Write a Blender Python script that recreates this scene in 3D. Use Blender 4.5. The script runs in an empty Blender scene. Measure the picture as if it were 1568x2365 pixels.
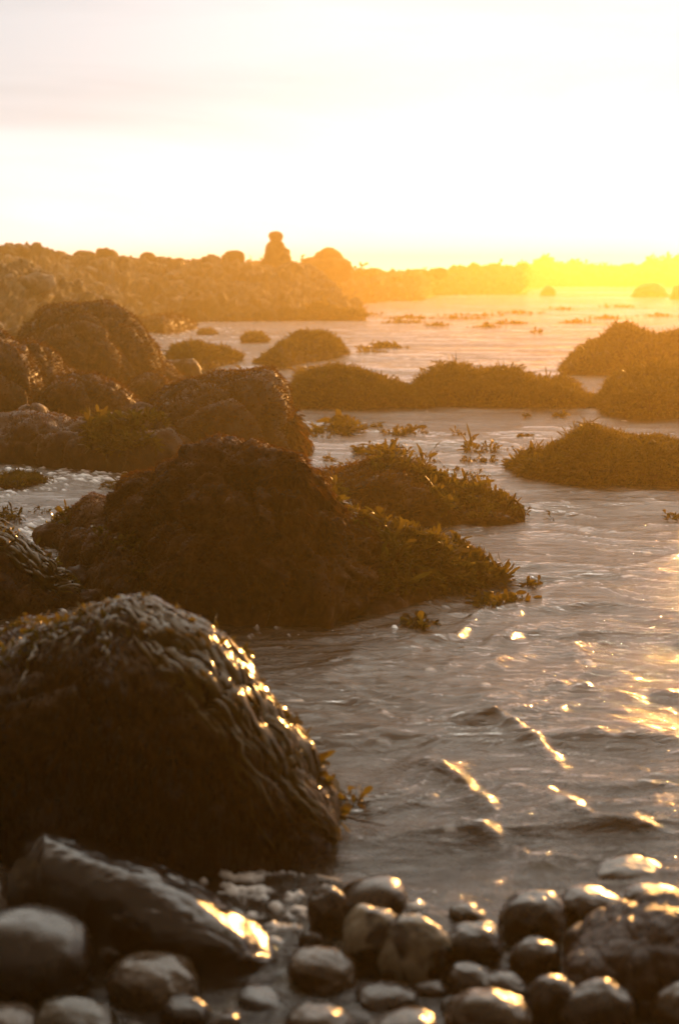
import bpy, math, random
import numpy as np
from math import radians, sin, cos, tan, atan, pi

random.seed(7)
RNG = np.random.default_rng(11)
scene = bpy.context.scene
COL = scene.collection

# ------------------------------------------------------------------ camera
CAM_H = 1.30
PITCH = radians(9.52)
LENS, SENS = 50.0, 36.0
cam_d = bpy.data.cameras.new("camera")
cam = bpy.data.objects.new("camera", cam_d)
COL.objects.link(cam)
cam.location = (0, 0, CAM_H)
cam.rotation_euler = (pi / 2 - PITCH, 0, 0)
cam_d.sensor_fit = 'VERTICAL'
cam_d.sensor_height = SENS
cam_d.sensor_width = 24.0
cam_d.lens = LENS
cam_d.clip_start = 0.05
cam_d.clip_end = 5000
cam_d.dof.use_dof = True
cam_d.dof.focus_distance = 7.0
cam_d.dof.aperture_fstop = 3.1
scene.camera = cam

# ------------------------------------------------------------------ sun, sky, exposure
SUN_AZ = radians(20.0)      # to the right of the view axis
SUN_EL = radians(8.0)
SUNDIR = np.array([sin(SUN_AZ) * cos(SUN_EL), cos(SUN_AZ) * cos(SUN_EL), sin(SUN_EL)])
sd = bpy.data.lights.new("sun", 'SUN')
sd.energy = 5.0
sd.angle = radians(0.6)
sd.color = (1.0, 0.47, 0.12)
sun = bpy.data.objects.new("sun", sd)
COL.objects.link(sun)
sun.rotation_euler = (pi / 2 - SUN_EL, 0, pi - SUN_AZ)

world = bpy.data.worlds.new("World")
scene.world = world
world.use_nodes = True
nt = world.node_tree
nt.nodes.clear()
def wn(t, **k):
    n = nt.nodes.new(t)
    for a, b in k.items(): setattr(n, a, b)
    return n
L = nt.links.new
out = wn('ShaderNodeOutputWorld')
sky = wn('ShaderNodeTexSky', sky_type='NISHITA', sun_disc=False)
sky.sun_elevation = SUN_EL
sky.sun_rotation = SUN_AZ
bg1 = wn('ShaderNodeBackground'); bg1.inputs[1].default_value = 0.05
L(sky.outputs[0], bg1.inputs[0])
# thin bright overcast: cloud radiance with soft streaks, brighter towards the sun and the horizon
tc = wn('ShaderNodeTexCoord')
mp = wn('ShaderNodeMapping'); mp.inputs['Scale'].default_value = (1.1, 1.1, 5.5)
L(tc.outputs['Generated'], mp.inputs[0])
nz = wn('ShaderNodeTexNoise'); nz.inputs['Scale'].default_value = 1.9; nz.inputs['Detail'].default_value = 7
nz.inputs['Roughness'].default_value = 0.55; nz.inputs['Distortion'].default_value = 0.5
L(mp.outputs[0], nz.inputs['Vector'])
cr = wn('ShaderNodeMapRange'); cr.inputs['From Min'].default_value = 0.40; cr.inputs['From Max'].default_value = 0.62
cr.inputs['To Min'].default_value = 0.0; cr.inputs['To Max'].default_value = 1.0
L(nz.outputs[0], cr.inputs[0])
dot = wn('ShaderNodeVectorMath', operation='DOT_PRODUCT'); dot.inputs[1].default_value = tuple(SUNDIR)
nrm = wn('ShaderNodeVectorMath', operation='NORMALIZE'); L(tc.outputs['Generated'], nrm.inputs[0])
L(nrm.outputs[0], dot.inputs[0])
glow = wn('ShaderNodeMapRange', interpolation_type='SMOOTHSTEP'); glow.inputs['From Min'].default_value = 0.82; glow.inputs['From Max'].default_value = 1.0
glow.inputs['To Min'].default_value = 0.0; glow.inputs['To Max'].default_value = 1.0
L(dot.outputs['Value'], glow.inputs[0])
sep = wn('ShaderNodeSeparateXYZ'); L(nrm.outputs[0], sep.inputs[0])
hor = wn('ShaderNodeMapRange', interpolation_type='SMOOTHSTEP'); hor.inputs['From Min'].default_value = 0.0; hor.inputs['From Max'].default_value = 0.11
hor.inputs['To Min'].default_value = 1.0; hor.inputs['To Max'].default_value = 0.0
L(sep.outputs[2], hor.inputs[0])
mixc = wn('ShaderNodeMix', data_type='RGBA')
mixc.inputs['A'].default_value = (0.77, 0.78, 0.80, 1)
mixc.inputs['B'].default_value = (0.95, 0.96, 0.99, 1)
L(cr.outputs[0], mixc.inputs['Factor'])
def madd(a_sock, k, c):
    n = wn('ShaderNodeMath', operation='MULTIPLY_ADD'); L(a_sock, n.inputs[0]); n.inputs[1].default_value = k
    if isinstance(c, (int, float)): n.inputs[2].default_value = c
    else: L(c, n.inputs[2])
    return n.outputs[0]
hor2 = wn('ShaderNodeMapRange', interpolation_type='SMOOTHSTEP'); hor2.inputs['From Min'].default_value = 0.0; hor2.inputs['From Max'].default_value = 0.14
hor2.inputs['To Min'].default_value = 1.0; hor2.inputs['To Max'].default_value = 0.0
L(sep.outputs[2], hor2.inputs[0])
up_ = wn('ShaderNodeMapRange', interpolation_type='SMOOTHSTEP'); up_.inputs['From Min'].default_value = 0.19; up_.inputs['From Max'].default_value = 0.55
up_.inputs['To Min'].default_value = 0.0; up_.inputs['To Max'].default_value = 1.3       # extra sky brightness above the frame, added to light the water
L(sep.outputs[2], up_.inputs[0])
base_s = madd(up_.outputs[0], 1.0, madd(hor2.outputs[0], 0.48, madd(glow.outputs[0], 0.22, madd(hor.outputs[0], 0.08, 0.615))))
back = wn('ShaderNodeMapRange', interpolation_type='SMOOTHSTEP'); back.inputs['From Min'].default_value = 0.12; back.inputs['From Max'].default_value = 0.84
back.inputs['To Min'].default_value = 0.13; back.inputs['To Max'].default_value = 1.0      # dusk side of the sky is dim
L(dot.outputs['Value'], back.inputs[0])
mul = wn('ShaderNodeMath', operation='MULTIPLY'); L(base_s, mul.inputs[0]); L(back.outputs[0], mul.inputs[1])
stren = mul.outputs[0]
bg2 = wn('ShaderNodeBackground')
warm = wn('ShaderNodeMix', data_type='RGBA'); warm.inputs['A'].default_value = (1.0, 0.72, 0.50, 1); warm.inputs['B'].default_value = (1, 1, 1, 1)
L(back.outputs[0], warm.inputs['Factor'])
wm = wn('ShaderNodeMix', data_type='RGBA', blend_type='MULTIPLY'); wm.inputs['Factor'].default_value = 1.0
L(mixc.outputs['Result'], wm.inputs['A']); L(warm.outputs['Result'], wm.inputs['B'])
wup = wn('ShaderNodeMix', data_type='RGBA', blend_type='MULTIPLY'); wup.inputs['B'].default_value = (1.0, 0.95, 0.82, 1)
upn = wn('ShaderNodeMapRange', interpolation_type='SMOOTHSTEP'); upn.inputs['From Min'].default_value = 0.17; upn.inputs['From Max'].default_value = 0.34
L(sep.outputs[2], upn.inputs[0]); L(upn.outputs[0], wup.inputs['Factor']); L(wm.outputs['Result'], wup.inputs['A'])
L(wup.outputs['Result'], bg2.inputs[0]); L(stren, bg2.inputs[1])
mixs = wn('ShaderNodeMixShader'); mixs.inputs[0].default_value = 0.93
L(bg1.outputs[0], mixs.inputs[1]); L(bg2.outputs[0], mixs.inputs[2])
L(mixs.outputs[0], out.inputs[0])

scene.view_settings.view_transform = 'Standard'
scene.view_settings.look = 'None'
scene.view_settings.gamma = 1.0
scene.view_settings.exposure = 0.5
scene.render.engine = 'CYCLES'
cy = scene.cycles
cy.use_denoising = True
cy.max_bounces = 6
cy.transparent_max_bounces = 10
cy.sample_clamp_indirect = 4.0
cy.caustics_reflective = False
cy.caustics_refractive = False

# ------------------------------------------------------------------ pixel <-> place helpers (used only to read sizes off the photograph)
PW, PH = 1568.0, 2365.0
F = LENS / SENS * PH
def ray(x, y):
    a = (x - PW / 2) / F; b = (PH / 2 - y) / F
    return np.array([a, cos(PITCH) + b * sin(PITCH), -sin(PITCH) + b * cos(PITCH)])
def on_z(x, y, z=0.0):
    d = ray(x, y); t = (z - CAM_H) / d[2]
    return np.array([0, 0, CAM_H]) + d * t
def on_y(x, y, Y):
    d = ray(x, y); t = Y / d[1]
    return np.array([0, 0, CAM_H]) + d * t
def px_at(x, y, rng): return rng / F      # metres per photo unit at that range

# ------------------------------------------------------------------ numpy noise
def _hash(ix, iy, iz, s):
    h = (ix.astype(np.int64) * 374761393 + iy.astype(np.int64) * 668265263 + iz.astype(np.int64) * 2147483647 + s * 974634777) & 0xffffffff
    h = ((h ^ (h >> 13)) * 1274126177) & 0xffffffff
    h = ((h ^ (h >> 15)) * 2246822519) & 0xffffffff
    return ((h ^ (h >> 16)) & 0xffffff) / float(0xffffff) * 2 - 1
def vnoise(P, s=0):
    P = np.asarray(P, float); i = np.floor(P); f = P - i
    u = f * f * f * (f * (f * 6 - 15) + 10)
    ix, iy, iz = i[..., 0], i[..., 1], i[..., 2]
    r = 0
    for dx in (0, 1):
        wx = u[..., 0] if dx else 1 - u[..., 0]
        for dy in (0, 1):
            wy = u[..., 1] if dy else 1 - u[..., 1]
            for dz in (0, 1):
                wz = u[..., 2] if dz else 1 - u[..., 2]
                r = r + wx * wy * wz * _hash(ix + dx, iy + dy, iz + dz, s)
    return r
def fbm(P, octv=4, s=0, gain=0.5, lac=2.03):
    P = np.asarray(P, float); a, r = 1.0, 0
    for k in range(octv):
        r = r + a * vnoise(P + 17.3 * k, s + k); P = P * lac; a *= gain
    return r
def fbm1(x, freq, octv=4, s=0):
    x = np.asarray(x, float)
    return fbm(np.stack([x * freq, x * 0 + s * 3.1, x * 0], -1), octv, s)

def worley(P, s=0):
    P = np.asarray(P, float); i = np.floor(P); f1 = np.full(P.shape[:-1], 9.0); f2 = f1.copy()
    for dx in (-1, 0, 1):
        for dy in (-1, 0, 1):
            for dz in (-1, 0, 1):
                c = i + np.array([dx, dy, dz]); a = (c[..., 0], c[..., 1], c[..., 2])
                q = c + 0.5 + 0.42 * np.stack([_hash(*a, s), _hash(*a, s + 7), _hash(*a, s + 13)], -1)
                d = np.linalg.norm(P - q, axis=-1)
                f2 = np.minimum(f2, np.maximum(f1, d)); f1 = np.minimum(f1, d)
    return f1, f2

# ------------------------------------------------------------------ mesh helpers
def mesh_obj(name, V, Fq, mat, parent=None, smooth=True, F3=None):
    V = np.asarray(V, np.float32).reshape(-1, 3)
    me = bpy.data.meshes.new(name)
    Fq = np.asarray(Fq, np.int32).reshape(-1, 4)
    n3 = 0 if F3 is None else len(F3)
    me.vertices.add(len(V)); me.vertices.foreach_set('co', V.ravel())
    nl = Fq.size + n3 * 3
    me.loops.add(nl)
    li = Fq.ravel() if F3 is None else np.concatenate([Fq.ravel(), np.asarray(F3, np.int32).ravel()])
    me.loops.foreach_set('vertex_index', li)
    npoly = len(Fq) + n3
    me.polygons.add(npoly)
    st = np.arange(len(Fq)) * 4
    if n3: st = np.concatenate([st, len(Fq) * 4 + np.arange(n3) * 3])
    me.polygons.foreach_set('loop_start', st.astype(np.int32))
    me.polygons.foreach_set('use_smooth', np.full(npoly, smooth))
    me.update(calc_edges=True)
    me.validate()
    if mat: me.materials.append(mat)
    o = bpy.data.objects.new(name, me)
    COL.objects.link(o)
    if parent is not None: o.parent = parent
    return o
def tag(o, label=None, cat=None, group=None, kind=None):
    if label: o['label'] = label
    if cat: o['category'] = cat
    if group: o['group'] = group
    if kind: o['kind'] = kind
    return o
def grid_faces(nu, nv):
    a = np.arange(nu * nv).reshape(nu, nv)
    return np.stack([a[:-1, :-1], a[1:, :-1], a[1:, 1:], a[:-1, 1:]], -1).reshape(-1, 4)
def normals_grid(P):
    du = np.gradient(P, axis=0); dv = np.gradient(P, axis=1)
    n = np.cross(du, dv); n /= (np.linalg.norm(n, axis=-1, keepdims=True) + 1e-9)
    return n

# ------------------------------------------------------------------ materials
def new_mat(name):
    m = bpy.data.materials.new(name); m.use_nodes = True
    m.node_tree.nodes.clear()
    return m, m.node_tree
def N(t, typ, **k):
    n = t.nodes.new(typ)
    for a, b in k.items(): setattr(n, a, b)
    return n
def ramp(t, fac, stops):
    r = N(t, 'ShaderNodeValToRGB'); t.links.new(fac, r.inputs[0])
    e = r.color_ramp.elements
    while len(e) < len(stops): e.new(0.5)
    for el, (p, c) in zip(e, stops):
        el.position = p; el.color = (*c, 1)
    return r.outputs[0]
def noise_tex(t, scale, detail=5, rough=0.6, vec=None, dist=0.0):
    n = N(t, 'ShaderNodeTexNoise'); n.inputs['Scale'].default_value = scale
    n.inputs['Detail'].default_value = detail; n.inputs['Roughness'].default_value = rough; n.inputs['Distortion'].default_value = dist
    if vec is not None: t.links.new(vec, n.inputs['Vector'])
    return n.outputs[0]
def bump(t, h, strength, dist, prev=None):
    b = N(t, 'ShaderNodeBump'); b.inputs['Strength'].default_value = strength; b.inputs['Distance'].default_value = dist
    t.links.new(h, b.inputs['Height'])
    if prev is not None: t.links.new(prev, b.inputs['Normal'])
    return b.outputs[0]

def rock_mat(name, stops, scale=6.0, rough=(0.45, 0.85), bscale=40, bdist=0.01, spec=0.3, patches=None):
    m, t = new_mat(name); L = t.links.new
    geo = N(t, 'ShaderNodeNewGeometry')
    n1 = noise_tex(t, scale, 8, 0.65, geo.outputs['Position'], 0.4)
    col = ramp(t, n1, stops)
    if patches:      # barnacle / bare stone patches with an outline of their own
        n3 = noise_tex(t, patches[0], 5, 0.7, geo.outputs['Position'], 1.2)
        f = ramp(t, n3, [(patches[1], (0, 0, 0)), (patches[1] + 0.04, (1, 1, 1))])
        mx = N(t, 'ShaderNodeMix', data_type='RGBA'); L(f, mx.inputs['Factor']); L(col, mx.inputs['A']); mx.inputs['B'].default_value = (*patches[2], 1)
        col = mx.outputs['Result']
    p = N(t, 'ShaderNodeBsdfPrincipled')
    L(col, p.inputs['Base Color'])
    n2 = noise_tex(t, bscale, 6, 0.7, geo.outputs['Position'])
    mr = N(t, 'ShaderNodeMapRange'); mr.inputs['To Min'].default_value = rough[0]; mr.inputs['To Max'].default_value = rough[1]
    mr.inputs['From Min'].default_value = 0.35; mr.inputs['From Max'].default_value = 0.65
    n4 = noise_tex(t, scale * 2.7, 4, 0.6, geo.outputs['Position']); L(n4, mr.inputs[0])
    L(mr.outputs[0], p.inputs['Roughness'])
    p.inputs['Specular IOR Level'].default_value = spec
    L(bump(t, n2, 0.9, bdist), p.inputs['Normal'])
    o = N(t, 'ShaderNodeOutputMaterial'); L(p.outputs[0], o.inputs[0])
    return m

M_ROCK = rock_mat('algae_rock', [(0.32, (0.014, 0.005, 0.0015)), (0.47, (0.045, 0.016, 0.004)), (0.58, (0.085, 0.036, 0.009)), (0.70, (0.14, 0.075, 0.04))], 5.0, spec=0.12)
M_ROCKF = rock_mat('headland_rock', [(0.30, (0.03, 0.02, 0.008)), (0.52, (0.07, 0.052, 0.022)), (0.66, (0.14, 0.11, 0.06)), (0.75, (0.26, 0.23, 0.17))], 1.3, (0.7, 1), 6, 0.06, 0.2)
M_RUBBLE = rock_mat('pale_rubble', [(0.30, (0.10, 0.08, 0.05)), (0.5, (0.24, 0.21, 0.16)), (0.7, (0.38, 0.35, 0.30))], 1.5, (0.7, 1), 6, 0.05, 0.2)
M_ROCKP = rock_mat('patched_rock', [(0.30, (0.026, 0.012, 0.007)), (0.52, (0.055, 0.026, 0.013)), (0.72, (0.10, 0.055, 0.03))], 4.0, spec=0.2, patches=(3.2, 0.66, (0.26, 0.23, 0.21)))
M_WETROCK = rock_mat('slick_rock', [(0.30, (0.008, 0.003, 0.002)), (0.55, (0.02, 0.008, 0.004)), (0.75, (0.045, 0.022, 0.01))], 9.0, (0.15, 0.5), 60, 0.005)

def stone_mat(name, stops, scale=9.0, rough=(0.10, 0.34), patch=None):
    m, t = new_mat(name); L = t.links.new
    tc = N(t, 'ShaderNodeTexCoord'); oi = N(t, 'ShaderNodeObjectInfo')
    ad = N(t, 'ShaderNodeVectorMath', operation='ADD'); L(tc.outputs['Object'], ad.inputs[0]); L(oi.outputs['Location'], ad.inputs[1])
    v = ad.outputs[0]
    n1 = noise_tex(t, scale, 7, 0.62, v, 0.8)
    col = ramp(t, n1, stops)
    n5 = noise_tex(t, 160, 3, 0.6, v)
    sp = ramp(t, n5, [(0.36, (0.45, 0.42, 0.4)), (0.5, (1, 1, 1)), (0.68, (1.25, 1.2, 1.15))]) if 0 else ramp(t, n5, [(0.36, (0.10, 0.07, 0.045)), (0.5, (0.25, 0.19, 0.14)), (0.68, (0.5, 0.4, 0.3))])
    mu = N(t, 'ShaderNodeMix', data_type='RGBA', blend_type='MULTIPLY'); mu.inputs['Factor'].default_value = 0.93
    L(col, mu.inputs['A']); L(sp, mu.inputs['B']); col = mu.outputs['Result']
    if patch:
        n3 = noise_tex(t, patch[0], 3, 0.5, v, 1.0)
        f = ramp(t, n3, [(patch[1], (0, 0, 0)), (patch[1] + 0.05, (1, 1, 1))])
        mx = N(t, 'ShaderNodeMix', data_type='RGBA'); L(f, mx.inputs['Factor']); L(col, mx.inputs['A']); mx.inputs['B'].default_value = (*patch[2], 1)
        col = mx.outputs['Result']
    p = N(t, 'ShaderNodeBsdfPrincipled'); L(col, p.inputs['Base Color'])
    n2 = noise_tex(t, 30, 5, 0.6, v)
    mr = N(t, 'ShaderNodeMapRange'); mr.inputs['To Min'].default_value = rough[0]; mr.inputs['To Max'].default_value = rough[1]
    mr.inputs['From Min'].default_value = 0.35; mr.inputs['From Max'].default_value = 0.65
    L(n2, mr.inputs[0]); L(mr.outputs[0], p.inputs['Roughness'])
    L(bump(t, noise_tex(t, 55, 6, 0.65, v), 0.5, 0.004), p.inputs['Normal'])
    p.inputs['Coat Weight'].default_value = 0.3 if rough[0] < 0.3 else 0.0; p.inputs['Coat Roughness'].default_value = 0.05
    o = N(t, 'ShaderNodeOutputMaterial'); L(p.outputs[0], o.inputs[0])
    return m
S_DARK = stone_mat('dark_wet_stone', [(0.3, (0.010, 0.007, 0.006)), (0.55, (0.026, 0.019, 0.017)), (0.75, (0.05, 0.042, 0.038))])
S_BROWN = stone_mat('brown_wet_stone', [(0.3, (0.022, 0.012, 0.006)), (0.55, (0.058, 0.034, 0.016)), (0.75, (0.10, 0.065, 0.035))])
S_TAN = stone_mat('tan_wet_stone', [(0.3, (0.07, 0.045, 0.02)), (0.55, (0.15, 0.105, 0.055)), (0.75, (0.22, 0.165, 0.10))], 12)
S_MOTT = stone_mat('mottled_wet_stone', [(0.3, (0.12, 0.09, 0.055)), (0.55, (0.2, 0.16, 0.11)), (0.75, (0.27, 0.22, 0.16))], 12, patch=(14, 0.57, (0.06, 0.045, 0.035)))
S_TWO = stone_mat('two_tone_wet_stone', [(0.3, (0.012, 0.008, 0.007)), (0.55, (0.03, 0.022, 0.018)), (0.75, (0.05, 0.04, 0.03))], 8, patch=(6.5, 0.52, (0.20, 0.175, 0.13)))
S_OLIVE = stone_mat('olive_wet_stone', [(0.3, (0.03, 0.024, 0.007)), (0.55, (0.075, 0.06, 0.016)), (0.75, (0.12, 0.09, 0.03))])
S_GREY = stone_mat('grey_wet_stone', [(0.3, (0.03, 0.02, 0.014)), (0.55, (0.06, 0.044, 0.032)), (0.75, (0.11, 0.088, 0.07))], 7)
S_SLAB = stone_mat('slab_wet_stone', [(0.3, (0.010, 0.006, 0.004)), (0.55, (0.024, 0.015, 0.010)), (0.75, (0.05, 0.036, 0.028))], 6, rough=(0.07, 0.22))
S_PALE = stone_mat('pale_wet_stone', [(0.3, (0.14, 0.125, 0.12)), (0.55, (0.25, 0.23, 0.22)), (0.75, (0.35, 0.33, 0.31))], 7)

def weed_mat(name, base1, base2, trans, tw, rough, scale=14):
    m, t = new_mat(name); L = t.links.new
    geo = N(t, 'ShaderNodeNewGeometry')
    n1 = noise_tex(t, scale, 4, 0.6, geo.outputs['Position'])
    col = ramp(t, n1, [(0.35, base1), (0.65, base2)])
    p = N(t, 'ShaderNodeBsdfPrincipled'); L(col, p.inputs['Base Color']); p.inputs['Roughness'].default_value = rough
    p.inputs['Specular IOR Level'].default_value = 0.32 if rough < 0.3 else 0.05
    p.inputs['Specular Tint'].default_value = (1.0, 0.66, 0.30, 1)
    tr = N(t, 'ShaderNodeBsdfTranslucent')
    n2 = noise_tex(t, scale * 0.6, 3, 0.6, geo.outputs['Position'])
    L(ramp(t, n2, [(0.35, tuple(c * 0.5 for c in trans)), (0.65, trans)]), tr.inputs[0])
    mx = N(t, 'ShaderNodeMixShader'); mx.inputs[0].default_value = tw
    L(p.outputs[0], mx.inputs[1]); L(tr.outputs[0], mx.inputs[2])
    o = N(t, 'ShaderNodeOutputMaterial'); L(mx.outputs[0], o.inputs[0])
    return m
W_MOSS = weed_mat('red_brown_algae', (0.020, 0.007, 0.002), (0.055, 0.021, 0.006), (0.30, 0.11, 0.015), 0.2, 0.9)
W_WEED = weed_mat('rockweed', (0.018, 0.012, 0.003), (0.045, 0.030, 0.007), (0.30, 0.19, 0.02), 0.30, 0.5)
W_KELP = weed_mat('wet_kelp', (0.012, 0.007, 0.001), (0.030, 0.019, 0.003), (0.32, 0.22, 0.025), 0.28, 0.16)
W_BLACK = weed_mat('slick_dark_weed', (0.014, 0.006, 0.002), (0.050, 0.024, 0.008), (0.20, 0.09, 0.015), 0.18, 0.32, 30)
W_BLACK_F = weed_mat('dark_clinging_weed', (0.006, 0.002, 0.001), (0.018, 0.008, 0.003), (0.10, 0.04, 0.01), 0.12, 0.9, 30)

# ------------------------------------------------------------------ haze (warm volume added to stand in for the low sun's lens glare)
def haze_box():
    x0, x1, y0, y1, z0, z1 = -150, 150, -30, 200, -4.0, 3.7
    V = [(x, y, z) for x in (x0, x1) for y in (y0, y1) for z in (z0, z1)]
    Fq = [(0, 1, 3, 2), (4, 6, 7, 5), (0, 4, 5, 1), (2, 3, 7, 6), (0, 2, 6, 4), (1, 5, 7, 3)]
    m, t = new_mat('glare_haze')
    v = N(t, 'ShaderNodeVolumePrincipled')
    v.inputs['Color'].default_value = (1.0, 0.72, 0.24, 1)
    v.inputs['Density'].default_value = 0.0050
    v.inputs['Anisotropy'].default_value = 0.66
    o = N(t, 'ShaderNodeOutputMaterial'); t.links.new(v.outputs[0], o.inputs['Volume'])
    tag(mesh_obj('haze', V, Fq, m, smooth=False), kind='stuff')
haze_box()

# ------------------------------------------------------------------ sea
FOAM = []       # (x, y, radius_x, radius_y, amount) filled from photo spots
for (px, py, rx, ry, a) in [(60, 1110, 130, 22, 1.0), (230, 1105, 90, 16, .9), (120, 1090, 160, 10, .6), (60, 1230, 90, 40, .6), (110, 1300, 50, 40, .5), (30, 1130, 60, 14, .8),
                            (180, 1400, 110, 20, .6), (560, 2050, 120, 60, 1.0), (500, 2110, 90, 50, .8), (660, 2080, 80, 60, .8), (940, 2090, 70, 40, .6), (700, 2030, 90, 25, .6), (620, 2150, 60, 40, .7), (1180, 2130, 40, 30, .4),
                            (560, 1465, 200, 14, .45), (820, 1460, 120, 12, .4), (1020, 1400, 60, 12, .3), (1280, 663, 200, 3, .9), (1010, 683, 110, 3, .7), (1500, 644, 70, 3, 1.),
                            (760, 700, 70, 4, .8), (450, 765, 120, 14, .5), (600, 1000, 60, 40, .3), (20, 1450, 100, 25, .4)]:
    c = on_z(px, py); r = np.linalg.norm(c - [0, 0, CAM_H])
    e = on_z(px, py - ry)
    FOAM.append((c[0], c[1], rx * r / F, max(abs(e[1] - c[1]), 0.02), a))

CRESTS = [([tuple(on_z(a, b)[:2]) for a, b in q], w, h) for q, w, h in [
    ([(1070, 1672), (1130, 1668), (1190, 1690), (1240, 1715), (1282, 1752)], 0.030, 0.020),
    ([(990, 1770), (1050, 1790), (1085, 1830), (1130, 1862)], 0.024, 0.016),
    ([(1190, 1822), (1260, 1830), (1310, 1860), (1362, 1898), (1470, 1910)], 0.028, 0.018),
    ([(1080, 1905), (1140, 1925), (1175, 1950), (1222, 1975), (1400, 1975)], 0.024, 0.016),
    ([(1380, 1700), (1480, 1712), (1600, 1700)], 0.030, 0.014), ([(700, 1560), (800, 1590), (880, 1640)], 0.028, 0.010),
    ([(1000, 1480), (1200, 1476), (1400, 1490), (1600, 1480)], 0.035, 0.012), ([(1300, 1590), (1450, 1610), (1600, 1600)], 0.035, 0.014)]]
def sea_h(X, Y):
    P = np.stack([X, Y, X * 0], -1)
    R = np.hypot(X, Y)
    # swell crests lie roughly across the view, a little skewed; warped so that they break up
    wx = X + 0.35 * fbm(P * 0.9, 3, 3); wy = Y + 0.35 * fbm(P * 0.9, 3, 9)
    def rot(a): return wx * cos(a) + wy * sin(a), -wx * sin(a) + wy * cos(a)
    h = 0
    for (ang, lx, ly, amp, s, sharp) in ((0.10, 2.2, 0.80, 0.026, 21, 1), (-0.38, 0.75, 0.24, 0.021, 31, 1), (0.18, 0.42, 0.12, 0.0155, 41, 1), (-0.45, 0.22, 0.07, 0.0100, 51, 1), (0.1, 0.12, 0.04, 0.0044, 61, 0)):
        a, b = rot(ang)
        n = vnoise(np.stack([a / lx, b / ly, a * 0], -1), s)
        if sharp: n = (1 - np.abs(n) * 2) * 0.6
        fade = np.clip(1.6 - R / (ly * 70), 0, 1)
        h = h + amp * n * fade
    h = h + 0.035 * vnoise(np.stack([wx / 9, wy / 2.6, X * 0], -1), 77) * np.clip((R - 5) / 10, 0, 1)
    for pts, wd, hh in CRESTS:
        best = np.full(X.shape, 9.0); sgn = np.zeros(X.shape)
        for (ax, ay), (bx, by) in zip(pts[:-1], pts[1:]):
            ex, ey = bx - ax, by - ay; L2 = ex * ex + ey * ey
            tt = np.clip(((X - ax) * ex + (Y - ay) * ey) / L2, 0, 1)
            dx, dy = X - ax - tt * ex, Y - ay - tt * ey; dd = np.hypot(dx, dy)
            m = dd < best; best = np.where(m, dd, best); sgn = np.where(m, np.sign(dx * ey - dy * ex), sgn)
        mm = best < 0.4
        wv = wd * np.where(sgn > 0, 1.9, 0.8)
        h = h + np.where(mm, hh * np.exp(-(best / wv) ** 2) * (1 + 0.35 * vnoise(P * 22, 5)) + 0.0016 * np.exp(-(best / wd / 1.3) ** 2) * vnoise(P * 75, 6), 0)
    calm = 0.45 + 0.55 * np.clip((Y - 2.2) / 1.2, 0, 1)      # ripples die out over the shallow shingle
    return h * calm - 0.006
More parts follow.
